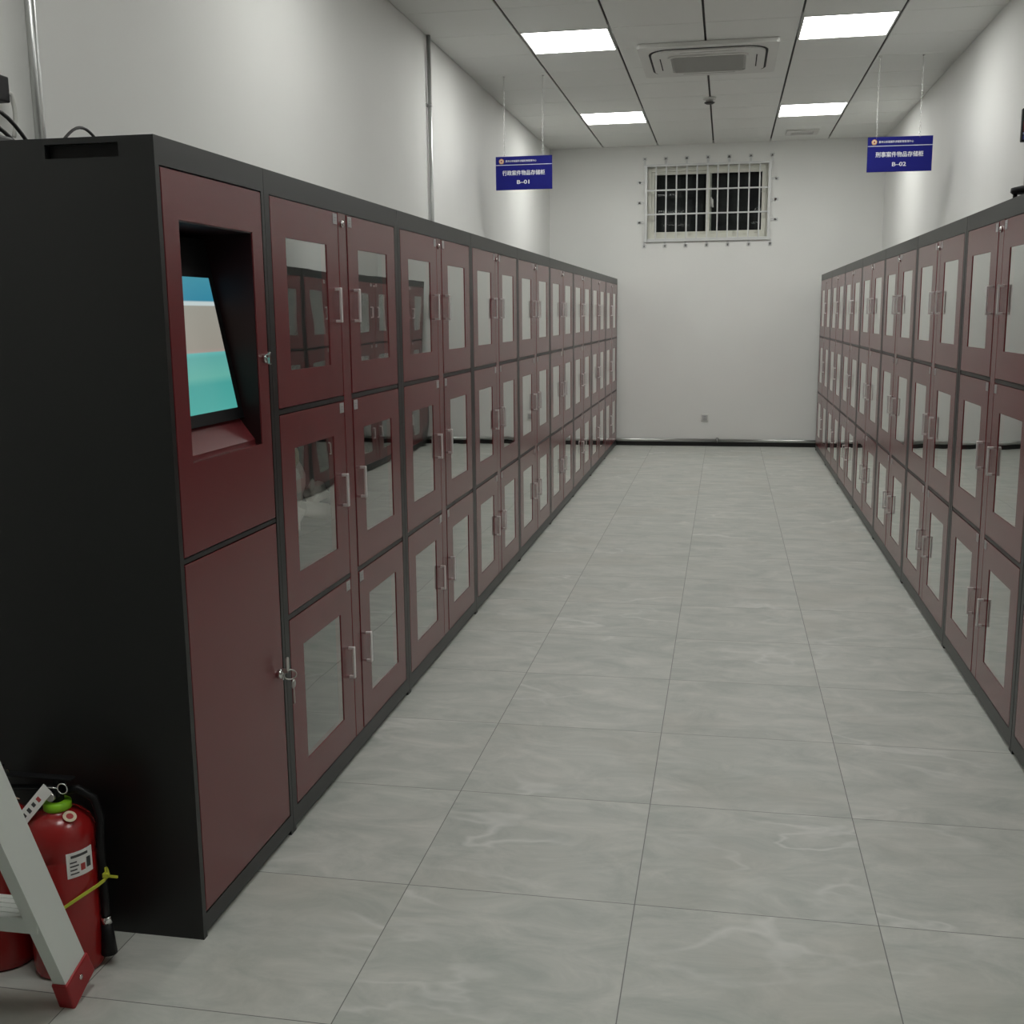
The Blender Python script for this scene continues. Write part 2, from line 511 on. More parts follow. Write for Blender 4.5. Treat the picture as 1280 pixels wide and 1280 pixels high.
# power socket
so = thing('wall_socket', 'small square white power socket low on the far wall', 'socket', (-0.2165, YB, 0.322))
MB().box(-0.043, 0.043, -0.010, 0, -0.043, 0.043, bevel=0.004).build('cover_plate', M_WHITEPL, so)
MB().box(-0.030, 0.030, -0.0125, -0.009, -0.030, 0.030, bevel=0.002).build('socket_insert', M_TAG, so)
b = MB()
for (x, z, w, h) in ((-0.006, 0.012, 0.003, 0.010), (0.006, 0.012, 0.003, 0.010), (0, -0.010, 0.003, 0.010), (-0.009, -0.016, 0.010, 0.003), (0.009, -0.016, 0.010, 0.003)):
    b.box(x - w / 2, x + w / 2, -0.0132, -0.0122, z - h / 2, z + h / 2)
b.build('socket_slots', M_BLACKSLOT, so)

# ------------------------------------------------------------------ window and its burglar grille
win = MB()
def frame(mb, x0, x1, z0, z1, t, y0, y1, m=None, bevel=0.003):
    mb.box(x0, x0 + t, y0, y1, z0, z1, m, bevel); mb.box(x1 - t, x1, y0, y1, z0, z1, m, bevel)
    mb.box(x0 + t, x1 - t, y0, y1, z0, z0 + t, m, bevel); mb.box(x0 + t, x1 - t, y0, y1, z1 - t, z1, m, bevel)
    return mb
w_ = struct('window_1', frame(MB(), WX0, WX1, WZ0, WZ1, 0.045, YB + 0.085, YB + 0.155), M_WINFRAME)
wmid = -0.222
frame(MB(), WX0 + 0.035, wmid + 0.03, WZ0 + 0.035, WZ1 - 0.035, 0.042, YB + 0.118, YB + 0.146).build('sash', M_WINFRAME, w_)
s2 = frame(MB(), wmid - 0.03, WX1 - 0.035, WZ0 + 0.035, WZ1 - 0.035, 0.042, YB + 0.088, YB + 0.116).build('sash', M_WINFRAME, w_)
MB().box(WX0 + 0.07, wmid, YB + 0.130, YB + 0.135, WZ0 + 0.07, WZ1 - 0.07).build('window_pane', M_WINGLASS, w_)
MB().box(wmid, WX1 - 0.07, YB + 0.100, YB + 0.105, WZ0 + 0.07, WZ1 - 0.07).build('window_pane', M_WINGLASS, w_)
b = MB().box(-0.205, -0.185, YB + 0.078, YB + 0.090, 2.64, 2.74, bevel=0.003)
b.tube([(-0.195, YB + 0.078, 2.72), (-0.195, YB + 0.055, 2.72), (-0.180, YB + 0.050, 2.715), (-0.174, YB + 0.050, 2.63)], 0.008, seg=8)
hd = b.build('window_handle', M_WHITEPL, s2)
b = MB()
for i in range(10):
    x = WX0 + 0.02 + i * 0.128
    b.box(x, x + 0.085, YB + 0.215, YB + 0.235, WZ0 + 0.001, WZ1 - 0.001)
b.box(WX0 - 0.05, WX1 + 0.05, YB + 0.241, YB + 0.25, WZ0 - 0.05, WZ1 + 0.05)
b.build('shutter', M_DUSK, w_)

gr = thing('window_grille', 'pale grey burglar bar grille bolted over the high window in the far wall', 'grille', (0, YB, 0))
GX0, GX1, GZ0, GZ1 = -0.918, 0.440, 2.268, 3.095
b = MB()
b.box(GX0, GX0 + 0.030, -0.030, -0.002, GZ0, GZ1, bevel=0.002); b.box(GX1 - 0.030, GX1, -0.030, -0.002, GZ0, GZ1, bevel=0.002)
b.box(GX0 + 0.03, GX1 - 0.03, -0.030, -0.002, GZ0, GZ0 + 0.030, bevel=0.002); b.box(GX0 + 0.03, GX1 - 0.03, -0.030, -0.002, GZ1 - 0.024, GZ1, bevel=0.002)
b.build('grille_frame', M_BAR, gr)
for i in range(11):
    x = -0.795 + 0.1115 * i
    MB().box(x - 0.0075, x + 0.0075, -0.026, -0.011, GZ0 + 0.02, GZ1 - 0.02, bevel=0.002).build('vertical_bar', M_BAR, gr)
for z in (2.564, 2.820):
    MB().box(GX0 + 0.02, GX1 - 0.02, -0.029, -0.019, z - 0.008, z + 0.008, bevel=0.002).build('cross_bar', M_BAR, gr)
def lug(x, z, dx, dz):
    b = MB()
    b.box(x - 0.022, x + 0.022, -0.007, -0.001, z - 0.018, z + 0.018, M_BAR, bevel=0.001)
    if dx: b.box(min(x, x + dx), max(x, x + dx), -0.007, -0.001, z - 0.012, z + 0.012, M_BAR)
    if dz: b.box(x - 0.012, x + 0.012, -0.007, -0.001, min(z, z + dz), max(z, z + dz), M_BAR)
    b.build('mounting_lug', M_BAR, gr)
    b = MB().lathe([(0.0001, -0.017), (0.008, -0.016), (0.0085, -0.008), (0.0085, -0.006)], (x, 0, z), seg=8, axis='y')
    b.build('anchor_bolt', M_BRACKET, gr)
xs = [-0.919 + (0.447 + 0.919) * i / 6 for i in range(7)]
for x in xs:
    lug(x, 3.158, 0, -0.07); lug(x, 2.222, 0, 0.055)
for z in (2.91, 2.693, 2.481):
    lug(-0.980, z, 0.065, 0); lug(0.502, z, -0.065, 0)

# ------------------------------------------------------------------ ceiling fittings
LX = {1: WL + 0.6, 4: WL + 2.4}
lamp_labels = {
    (1, 0): 'bright square ceiling light panel left of the air conditioner, nearer of the left pair',
    (4, 0): 'bright square ceiling light panel right of the air conditioner, nearer of the right pair',
    (1, 5): 'bright square ceiling light panel above the left hanging sign, by the far wall',
    (4, 5): 'bright square ceiling light panel just in front of the small ceiling vent',
    (1, -5): 'square ceiling light panel overhead above the nearest left cabinets',
    (4, -5): 'square ceiling light panel overhead above the nearest right cabinets',
    (1, -10): 'square ceiling light panel overhead to the left in front of the kiosk',
    (4, -10): 'square ceiling light panel overhead to the right of the kiosk aisle'}
for (i, k), lab in lamp_labels.items():
    x0 = LX[i]; y0, y1 = row_y(k), row_y(k + 1)
    t = thing('ceiling_light', lab, 'ceiling light', ((x0 + 0.3), (y0 + y1) / 2, ZC), 0, 'ceiling light panels')
    h, w = TP / 2 - 0.003, 0.3 - 0.008
    MB().ring_plate(rect(-w, w, -h, h), rect(-w + 0.012, w - 0.012, -h + 0.010, h - 0.010), 'z', -0.002, 0.025).build('frame', M_WHITEPL, t)
    MB().box(-w + 0.012, w - 0.012, -h + 0.010, h - 0.010, 0.002, 0.008).build('diffuser', M_LAMP if k > 0 else (M_LAMP1 if k == 0 else M_LAMP2), t)

ac = thing('air_conditioner', 'white square ceiling cassette air conditioner with a grey intake grille', 'air conditioner', (-0.168, 8.545, ZC - 0.002))
b = MB().prism(rrect(0, 0, 0.955, 0.99, 0.02), 'z', -0.028, 0.0)
bmesh.ops.bevel(b.bm, geom=[e for e in b.bm.edges if all(v.co.z < -0.02 for v in e.verts)], offset=0.010, segments=2, affect='EDGES')
b.build('panel', M_WHITEPL, ac)
MB().ring_plate(rrect(0, 0, 0.820, 0.850, 0.16, 8), rrect(0, 0, 0.780, 0.810, 0.145, 8), 'z', -0.030, -0.027).build('air_slot', M_BLACKSLOT, ac)
b = MB().prism(rrect(0, 0, 0.785, 0.815, 0.147, 8), 'z', -0.040, -0.027)
bmesh.ops.bevel(b.bm, geom=[e for e in b.bm.edges if all(v.co.z < -0.035 for v in e.verts)], offset=0.008, segments=2, affect='EDGES')
cen = b.build('centre_panel', M_WHITEPL, ac)
for s in (-1, 1):
    MB().box(s * 0.335 - 0.004, s * 0.335 + 0.004, -0.19, 0.19, -0.0415, -0.039).build('vent_slit', M_BLACKSLOT, cen)
    MB().box(-0.19, 0.19, s * 0.35 - 0.004, s * 0.35 + 0.004, -0.0415, -0.039).build('vent_slit', M_GREYGRILL, cen)
b = MB().ring_plate(rrect(0, 0, 0.560, 0.560, 0.07), rrect(0, 0, 0.525, 0.525, 0.055), 'z', -0.050, -0.039)
b.build('grille_surround', M_WHITEPL, ac)
b = MB().prism(rrect(0, 0, 0.525, 0.525, 0.055), 'z', -0.043, -0.038)
for i in range(40):
    y = -0.25 + i * 0.0128
    b.box(-0.245, 0.245, y - 0.003, y + 0.003, -0.048, -0.042)
b.build('intake_grille', M_GREYGRILL, ac)

sd = thing('smoke_detector', 'small round white smoke detector on the dark ceiling runner behind the air conditioner', 'smoke detector', (-0.184, 10.13, ZC))
MB().lathe([(0.055, 0.0), (0.055, -0.012), (0.048, -0.018), (0.0001, -0.018)], (0, 0, 0), seg=24).build('base', M_WHITEPL, sd)
MB().lathe([(0.032, -0.018), (0.030, -0.040), (0.0001, -0.040)], (0, 0, 0), seg=20).build('sensor_chamber', M_GREYGRILL, sd)
MB().lathe([(0.044, -0.036), (0.044, -0.042), (0.030, -0.050), (0.0001, -0.050)], (0, 0, 0), seg=24).build('cap', M_DARKINK, sd)

vt = thing('ceiling_vent', 'small rectangular white air vent in the ceiling near the far wall', 'vent', (0.715, 12.18, ZC))
MB().ring_plate(rect(-0.16, 0.16, -0.15, 0.15), rect(-0.11, 0.11, -0.085, 0.085), 'z', -0.016, 0.0).build('vent_frame', M_WHITEPL, vt)
MB().box(-0.11, 0.11, -0.085, 0.085, -0.004, -0.001).build('vent_opening', M_BLACKSLOT, vt)
for i in range(4):
    y = -0.06 + 0.04 * i
    MB().box(-0.11, 0.11, y - 0.006, y + 0.006, -0.013, -0.006, mat4=None).build('vent_blade', M_TILE, vt)

# ------------------------------------------------------------------ hanging signs
def chain(parent, x, z_top, z_bot):
    b = MB()
    n_ = int((z_top - z_bot) / 0.021)
    step = (z_top - z_bot) / n_
    for i in range(n_):
        zc = z_top - step * (i + 0.5)
        pts = []
        hl, hw = step * 0.5 - 0.0005, 0.0048
        for a in range(10):
            t = 2 * math.pi * a / 10
            u, w = hw * math.cos(t), (hl + 0.003) * math.sin(t)
            pts.append((x + u, 0, zc + w) if i % 2 else (x, u, zc + w))
        b.tube(pts, 0.0016, seg=5, closed=True)
    b.lathe([(0.012, z_top + 0.0), (0.010, z_top - 0.006), (0.0001, z_top - 0.008)], (x, 0, 0), seg=12)
    return b.build('chain', M_CHROME, parent)

def sign(label, cx, y, zc, w, h, rz, title, code, cxa, cxb):
    t = thing('hanging_sign', label, 'sign', (cx, y, zc), rz, 'blue hanging signs')
    MB().box(-w / 2, w / 2, -0.005, 0.005, -h / 2, h / 2, bevel=0.0012).build('board', M_BLUE, t)
    MB().box(-w / 2, w / 2, -0.0062, -0.0048, h / 2 - 0.0665, h / 2 - 0.0625).build('rule', M_WHITEINK, t)
    fy = -0.0058
    text_mesh('某市公安局案件涉案财物管理中心', 0.018, 'header_lettering', M_WHITEINK, t, (-w / 2 + 0.20, fy, h / 2 - 0.037), bold=0.0003, width=0.245)
    text_mesh(title, 0.040, 'title_lettering', M_WHITEINK, t, (-0.002, fy, h / 2 - 0.128), bold=0.0009, width=0.335)
    text_mesh(code, 0.040, 'code_lettering', M_WHITEINK, t, (-0.003, fy, h / 2 - 0.196), bold=0.0012, width=0.096)
    e = MB()
    ex, ez = -w / 2 + 0.046, h / 2 - 0.036
    e.prism([(ex + 0.021 * math.cos(math.radians(90 + 72 * i + d)) * (1.0 if d == 0 else 0.93), ez + 0.021 * math.sin(math.radians(90 + 72 * i + d)) * (1.0 if d == 0 else 0.93)) for i in range(5) for d in (0, 36)], 'y', -0.0072, -0.0048, M_GOLD)
    em = e.build('emblem', M_GOLD, t)
    MB().lathe([(0.014, -0.0072), (0.013, -0.0080), (0.0001, -0.0080)], (ex, 0, ez), seg=20, axis='y').build('emblem_disc', M_CREAM, em)
    MB().prism([(ex - 0.006, ez - 0.004), (ex, ez - 0.008), (ex + 0.006, ez - 0.004), (ex + 0.006, ez + 0.005), (ex - 0.006, ez + 0.005)], 'y', -0.0088, -0.0076).build('emblem_shield', M_REDINK, em)
    chain(t, cxa - cx, ZC - zc, h / 2 - 0.012); chain(t, cxb - cx, ZC - zc, h / 2 - 0.012)
    return t
sign('blue hanging sign with white lettering ending 01 above the left cabinet row', -1.581, 8.88, 2.580, 0.447, 0.253, 0.0, '行政案件物品存储柜', 'B–01', -1.735, -1.430)
sign('blue hanging sign with white lettering ending 02 above the right cabinet row', 1.216, 8.84, 2.616, 0.457, 0.247, math.radians(2.5), '刑事案件物品存储柜', 'B–02', 1.048, 1.352)

# ------------------------------------------------------------------ glass door storage cabinets
W = UNIT - 0.003
ROWS = [(1.236, 1.808, 1.338, 1.704), (0.648, 1.217, 0.751, 1.115), (0.073, 0.629, 0.174, 0.531)]
STILES = [(0.0, 0.033), (0.5765, 0.6575), (1.190, W)]
def cabinet_proto():
    root = thing('storage_cabinet', '', 'cabinet')
    b = MB()
    d = DEPTH
    # carcass
    b.box(-d, 0, 0, 0.018, 0.0, HC); b.box(-d, 0, W - 0.018, W, 0.0, HC)
    b.box(-d, -d + 0.015, 0.018, W - 0.018, 0.03, HC)
    b.box(-d + 0.015, 0, 0.018, W - 0.018, HC - 0.02, HC)
    b.box(-d + 0.015, -0.021, 0.018, W - 0.018, 0.045, 0.0700)
    # front frame
    b.box(-0.02, 0, 0.018, W - 0.018, 1.8105, HC - 0.02)
    b.box(-0.02, 0, 0.018, W - 0.018, 0.014, 0.0705)
    b.box(-0.02, 0, 0.018, 0.033, 0.0705, 1.8105); b.box(-0.02, 0, 1.191, W - 0.018, 0.0705, 1.8105)
    for z0, z1 in ((0.6315, 0.6455), (1.2195, 1.2335)):
        b.box(-0.02, -0.002, 0.033, 1.191, z0, z1)
    b.build('carcass', M_BLACK, root)
    for z0, z1, xf in ((0.61, 0.745, -0.022), (1.205, 1.225, -0.26)):  # upper shelf cut short so more light reaches the row below
        MB().box(-d + 0.016, xf, 0.019, W - 0.019, z0, z1).build('shelf', M_INNER, root)
    MB().box(-0.02, -0.001, 0.580, 0.654, 0.0705, 1.8105, bevel=0.001).build('mullion', M_MAROON, root)
    lk = MB().lathe([(0.011, -0.002), (0.011, 0.004), (0.009, 0.006), (0.0001, 0.006)], (0, 0.612, 1.777), seg=18, axis='x')
    lk.box(0.006, 0.0065, 0.6112, 0.6128, 1.772, 1.782)
    lk = lk.build('lock', M_CHROME, root)
    for s in (0.06, W - 0.06):
        for x in (-0.05, -d + 0.05):
            MB().lathe([(0.018, 0.0), (0.018, 0.012), (0.010, 0.014), (0.010, 0.046), (0.0001, 0.046)], (x, s, 0), seg=12).build('foot', M_RUBBER, root)
    for (z0, z1, g0, g1) in ROWS:
        for side in (0, 1):
            if side == 0: y0, y1, a0, a1, hy, ty = 0.0365, 0.5725, 0.138, 0.464, 0.529, 0.548
            else: y0, y1, a0, a1, hy, ty = 0.6615, 1.1875, 0.765, 1.088, 0.712, 0.687
            b = MB()
            b.ring_plate(rect(y0, y1, z0, z1), rect(a0, a1, g0, g1), 'x', -0.019, 0.0)
            bmesh.ops.bevel(b.bm, geom=[e for e in b.bm.edges if all(v.co.x > -0.001 for v in e.verts) and e.calc_length() > 0.2 and not (len(e.link_faces) == 2 and all(abs(f.normal.x) > 0.9 for f in e.link_faces))], offset=0.0011, segments=2, affect='EDGES')
            dr = b.build('door', M_MAROON, root)
            MB().box(-0.0065, -0.0025, a0 - 0.0005, a1 + 0.0005, g0 - 0.0005, g1 + 0.0005).build('glass_pane', M_PANE, dr)
            zc = (z0 + z1) / 2
            h = MB()
            h.box(0.015, 0.0215, hy - 0.0075, hy + 0.0075, zc - 0.054, zc + 0.054, bevel=0.002)
            for s in (-1, 1):
                h.box(0.0, 0.016, hy - 0.005, hy + 0.005, zc + s * 0.0495 - 0.0042, zc + s * 0.0495 + 0.0042, bevel=0.001)
            h.build('handle', M_HANDLE, dr)
            tb = MB().box(-0.0005, 0.0012, ty - 0.0185, ty + 0.0185, z1 - 0.036, z1 - 0.004, M_TAG, bevel=0.0004)
            for q in range(2):
                tb.box(0.001, 0.0015, ty - 0.008, ty + 0.007 - 0.005 * q, z1 - 0.018 - q * 0.008, z1 - 0.0155 - q * 0.008, M_BRACKET)
            tb.build('number_tag', M_TAG, dr)
    return root

ORD = ['first', 'second', 'third', 'fourth', 'fifth', 'sixth', 'seventh', 'eighth']
proto = cabinet_proto()
for i in range(8):
    o = proto if i == 0 else copy_tree(proto)
    o.location = (XL, Y1 + UNIT * i + 0.0015, 0)
    if i == 0: lab = 'maroon and black glass-door cabinet in left row directly beside the touchscreen kiosk'
    elif i == 7: lab = 'maroon and black glass-door cabinet at the far end of the left row'
    else: lab = 'maroon and black six-door glass cabinet, %s cabinet from the kiosk in the left row' % ORD[i]
    tag(o, lab, 'cabinet', 'cabinets of the left row')
for i in range(8):
    o = copy_tree(proto)
    o.location = (XR, YRE - UNITR * i - 0.0015, 0)
    o.rotation_euler = (0, 0, math.pi)
    if i == 0: lab = 'maroon and black glass-door cabinet at the far end of the right row'
    elif i == 7: lab = 'maroon and black cabinet of the right row cut off at the right picture edge'
    else: lab = 'maroon and black six-door glass cabinet, %s from the far wall in the right row' % ORD[i]
    tag(o, lab, 'cabinet', 'cabinets of the right row')

# ------------------------------------------------------------------ touchscreen kiosk
ki = thing('kiosk_cabinet', 'tall black and maroon kiosk with recessed lit touchscreen at near end of left row', 'kiosk', (XL, Y1, 0))
KW = Y1 - Y0 - 0.002
b = MB()
d = 0.62
# side panel towards the viewer with a long vent slot near the top (world x -1.469..-1.294, z 1.831..1.861)
sx0, sx1, sz0, sz1 = -1.469 - XL, -1.294 - XL, 1.831, 1.861
b.box(-d, sx0, -KW, -KW + 0.018, 0.0, HC); b.box(sx1, 0, -KW, -KW + 0.018, 0.0, HC)
b.box(sx0, sx1, -KW, -KW + 0.018, 0.0, sz0); b.box(sx0, sx1, -KW, -KW + 0.018, sz1, HC)
b.box(-d, 0, -0.018, 0, 0.0, HC)
b.box(-d, -d + 0.015, -KW + 0.018, -0.018, 0.03, HC)
b.box(-d + 0.015, 0, -KW + 0.018, -0.018, HC - 0.010, HC)
b.box(-0.02, 0, -KW + 0.018, -0.018, 1.8135, HC - 0.010)
b.box(-d + 0.015, 0, -KW + 0.018, -0.018, 0.014, 0.060)
b.box(-0.02, -0.002, -KW + 0.018, -0.018, 0.928, 0.939)
b.build('carcass', M_BLACK, ki)
MB().box(sx0 - 0.01, sx1 + 0.01, -KW + 0.0185, -KW + 0.024, sz0 - 0.008, sz1 + 0.0).build('vent_slot', M_BLACKSLOT, ki)
for s in (-0.06, -KW + 0.06):
    for x in (-0.05, -d + 0.05):
        MB().lathe([(0.018, 0.0), (0.018, 0.012), (0.010, 0.014), (0.0001, 0.014)], (x, s, 0), seg=12).build('foot', M_RUBBER, ki)
NY0, NY1, NZ0, NZ1 = -0.484, -0.087, 1.154, 1.703
b = MB()
b.ring_plate(rect(-KW + 0.022, -0.022, 0.942, 1.810), rect(NY0, NY1, NZ0, NZ1), 'x', -0.019, 0.0)
bmesh.ops.bevel(b.bm, geom=[e for e in b.bm.edges if all(v.co.x > -0.001 for v in e.verts) and e.calc_length() > 0.2 and not (len(e.link_faces) == 2 and all(abs(f.normal.x) > 0.9 for f in e.link_faces))], offset=0.0011, segments=2, affect='EDGES')
up = b.build('upper_panel', M_MAROON, ki)
# recess: side cheeks and soffit with shade put into their colour, sloping sill
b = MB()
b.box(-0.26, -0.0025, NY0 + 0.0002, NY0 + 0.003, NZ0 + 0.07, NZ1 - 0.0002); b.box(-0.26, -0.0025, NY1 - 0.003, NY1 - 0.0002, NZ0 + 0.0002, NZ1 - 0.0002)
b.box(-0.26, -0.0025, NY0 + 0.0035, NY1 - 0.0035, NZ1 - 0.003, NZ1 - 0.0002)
b.build('shaded_niche_sides', M_NICHE_SHADE, ki)
b = MB()
b.prism([(-0.0185, NZ0 - 0.006), (-0.0185, NZ0 + 0.012), (-0.060, 1.222), (-0.26, 1.222), (-0.26, 1.20)], 'y', NY0 + 0.0035, NY1 - 0.0035)
b.build('niche_sill', M_MAROON, ki)
# tilted black monitor bezel and its screen (screen bottom z 1.254, top z 1.586, leaning back)
tilt = math.atan2(0.062, 0.334)
T = Matrix.Translation((-0.050, 0, 1.254)) @ Matrix.Rotation(-tilt, 4, 'Y')
bz = MB()
bz.box(-0.012, -0.0015, NY0 + 0.0035, NY1 - 0.0035, -0.030, 0.44, mat4=T)
bz.build('monitor_bezel', M_RUBBER, ki)
bs = MB()
bs.box(-0.0030, 0.0, NY0 + 0.022, -0.120, 0.0, 0.340, mat4=T)
bs.build('touch_screen', M_SCREEN, ki)
lk = MB().lathe([(0.012, -0.001), (0.012, 0.008), (0.010, 0.010), (0.0001, 0.010)], (0, -0.049, 1.378), seg=18, axis='x')
lk.box(0.008, 0.020, -0.053, -0.045, 1.362, 1.396, bevel=0.003)
lk.box(0.010, 0.016, -0.068, -0.049, 1.380, 1.390, bevel=0.002)
lk.build('cam_lock', M_CHROME, up)
ld = MB().box(-0.019, 0.0, -KW + 0.022, -0.022, 0.063, 0.925, bevel=0.0018).build('lower_door', M_MAROON, ki)
lk = MB().lathe([(0.013, -0.001), (0.013, 0.010), (0.010, 0.012), (0.0001, 0.012)], (0, -0.055, 0.502), seg=18, axis='x')
lk.box(0.012, 0.014, -0.058, -0.052, 0.485, 0.510)
lk = lk.build('key_lock', M_CHROME, ld)
kk = MB()
kk.prism(rrect(-0.055, 0.532, 0.018, 0.040, 0.008), 'x', 0.026, 0.029)
kk.box(0.010, 0.028, -0.0565, -0.0535, 0.506, 0.518)
kk.tube([(0.030 + 0.014 * math.cos(a * math.pi / 8), -0.045 + 0.010 * math.cos(a * math.pi / 8), 0.498 + 0.014 * math.sin(a * math.pi / 8)) for a in range(16)], 0.0022, seg=6, closed=True)
kk.lathe([(0.013, 0.034), (0.013, 0.037), (0.0001, 0.037)], (0, -0.036, 0.468), seg=16, axis='x')
kk.box(0.034, 0.037, -0.0395, -0.0335, 0.412, 0.460)
kk.build('keys', M_KEY, ld)

# cables and boxes on top of the kiosk
def arc(p0, p1, lift, n=14, sag=(0, 0, 0)):
    p0, p1 = Vector(p0), Vector(p1)
    return [p0.lerp(p1, i / n) + Vector(sag) * math.sin(math.pi * i / n) + Vector((0, 0, lift * math.sin(math.pi * i / n))) for i in range(n + 1)]
c = MB().tube(arc((-1.50, 2.40, HC + 0.004), (-1.50, 2.60, HC + 0.004), 0.052), 0.0035, seg=8)
tag(c.build('cable_loop', M_CABLE), 'thin black cable arching up from the kiosk top near its rear', 'cable')
c = MB()
c.tube(arc((-1.75, 2.42, HC + 0.004), (-1.74, 2.70, HC + 0.004), 0.108, sag=(0, -0.03, 0)), 0.005, seg=8)
c.tube(arc((-1.78, 2.40, HC + 0.006), (-1.75, 2.67, HC + 0.006), 0.080, sag=(0, -0.02, 0)), 0.005, seg=8)
tag(c.build('cable_bundle', M_CABLE), 'bundle of dark cables looping over the rear of the kiosk top', 'cable')
c = MB().tube(arc((-1.80, 2.44, HC + 0.005), (-1.78, 2.64, HC + 0.005), 0.095), 0.0045, seg=8)
tag(c.build('pale_cable', M_CABLEW), 'pale cable loop beside the dark cables at the rear of the kiosk top', 'cable')
jb = thing('junction_box', 'small dark wall box with a pale cable at the left picture edge above the kiosk', 'box', (WL, 2.83, 2.103))
MB().box(0.001, 0.05, -0.10, 0.040, -0.034, 0.034, bevel=0.004).build('housing', M_RUBBER, jb)
MB().tube([(0.03, 0.02, 0.0)] + [(0.05, 0.045 + 0.01 * math.sin(i * 0.5), -0.01 - i * 0.016) for i in range(8)], 0.006, seg=8).build('cable', M_CABLEW, jb)
c = MB().box(-0.055, 0.055, -0.05, 0.05, 0, 0.055, bevel=0.006)
tag(c.build('power_adapter', M_CABLE, None, (-1.79, 2.53, HC)), 'small dark power block among cables on the kiosk top at the left edge', 'adapter')

# conduits on the left wall
for nm, y, r, lab in (('wall_conduit', 7.482, 0.0135, 'slim galvanised conduit pipe running up the left wall to the ceiling'),
                      ('wall_conduit', 3.04, 0.0155, 'nearer galvanised conduit pipe on the left wall behind the kiosk')):
    t = thing(nm, lab, 'pipe', (WL + r + 0.006, y, 0))
    MB().tube([(0, 0, 1.0), (0, 0, ZC - 0.001)], r, seg=16).build('pipe', M_STEEL, t)
    for z in (1.95, 2.85):
        MB().tube([(0, 0, z), (0, 0, z + 0.018)], r + 0.0025, seg=16).box(-r - 0.006, -r - 0.001, -r - 0.018, r + 0.018, z, z + 0.018).build('pipe_clip', M_STEEL, t)

# small display on a pole, on top of the right row at the picture edge
dp = thing('display_stand', 'small dark display on a pole atop the right cabinets at the picture edge', 'display', (1.045, 4.40, HC))
b = MB().lathe([(0.045, 0.022), (0.052, 0.028), (0.050, 0.042), (0.016, 0.050), (0.0001, 0.050)], seg=20)
for a in range(3):
    q = math.radians(120 * a + 30)
    b.lathe([(0.008, 0.0), (0.008, 0.024), (0.0001, 0.024)], (0.036 * math.cos(q), 0.036 * math.sin(q), 0), seg=8)
b.build('base', M_RUBBER, dp)
MB().tube([(0, 0, 0.045), (0, 0, 0.24)], 0.010, seg=12).build('pole', M_STEEL, dp)
hd = MB().box(-0.030, 0.17, -0.012, 0.012, 0.200, 0.315, bevel=0.004).build('housing', M_RUBBER, dp)
for nm, z0, z1, m in (('blue_band', 0.207, 0.222, simple('display_blue', (0.08, 0.08, 0.30), 0.4)), ('white_band', 0.224, 0.232, simple('display_lilac', (0.45, 0.43, 0.62), 0.4)),
                      ('red_band', 0.234, 0.270, simple('display_red', (0.20, 0.02, 0.03), 0.4)), ('green_band', 0.272, 0.310, simple('display_green', (0.02, 0.09, 0.05), 0.4))):
    MB().box(-0.026, 0.166, -0.0135, -0.0115, z0, z1).build(nm, m, hd)

# ------------------------------------------------------------------ bags behind the glass of the nearest left cabinet
def crumple(b, c, rx, ry, rz, m, seed, amp=0.25, sub=3):
    r = random.Random(seed)
    res = bmesh.ops.create_icosphere(b.bm, subdivisions=sub, radius=1.0)
    k = b.mi(m)
    dirs = [(Vector((r.uniform(-1, 1), r.uniform(-1, 1), r.uniform(-1, 1))).normalized(), r.uniform(2, 7), r.uniform(0, 6)) for _ in range(7)]
    for v in res['verts']:
        s = 1 + sum(amp / 3 * math.sin(f * v.co.dot(dv) + ph) for dv, f, ph in dirs)
        v.co = Vector((c[0] + v.co.x * rx * s, c[1] + v.co.y * ry * s, c[2] + v.co.z * rz * s))
    for f in b.bm.faces:
        if any(v in res['verts'] for v in f.verts[:1]): f.material_index = k
    return b
SH = 0.836
MB().box(-DEPTH + 0.02, -0.024, 0.02, 1.10, 0.7455, SH).build('raised_shelf', M_INNER, proto)
b = MB()
p0, p1 = Vector((-1.285, 3.215, SH + 0.066)), Vector((-1.268, 3.388, SH + 0.027))
b.tube([p0, p0.lerp(p1, 0.5), p1], [0.022, 0.025, 0.026], seg=20)
b.tube([p0, Vector((-1.30, 3.20, SH + 0.03)), Vector((-1.30, 3.19, SH))], [0.020, 0.018, 0.020], seg=12)
tag(b.build('paper_roll', M_THIN), 'white paper roll lying behind the glass of the cabinet beside the kiosk', 'roll')
b = crumple(MB(), (-1.285, 3.350, SH + 0.090), 0.026, 0.058, 0.030, M_THIN, 3, 0.45)
crumple(b, (-1.285, 3.320, SH + 0.122), 0.009, 0.012, 0.022, M_THIN, 8, 0.3, 2)
tag(b.build('crumpled_paper', M_THIN), 'crumpled white paper above the roll behind the middle-row cabinet glass', 'paper')
b = crumple(MB(), (-1.305, 3.150, SH + 0.098), 0.028, 0.085, 0.088, M_THIN, 9, 0.28)
tag(b.build('white_bag', M_THIN), 'white plastic bag at the left edge of the middle-row cabinet glass', 'bag')
b = crumple(MB(), (-1.345, 3.300, SH + 0.116), 0.030, 0.080, 0.112, M_PINKISH, 12, 0.10)
tag(b.build('parcel', M_PINKISH), 'pinkish wrapped parcel behind the crumpled paper in the cabinet', 'parcel')
b = crumple(MB(), (-1.300, 3.185, SH + 0.226), 0.024, 0.042, 0.045, M_BEIGE, 5, 0.3)
tag(b.build('cloth_bundle', M_BEIGE), 'dull olive cloth bundle on top of the white bag in the cabinet', 'bundle')

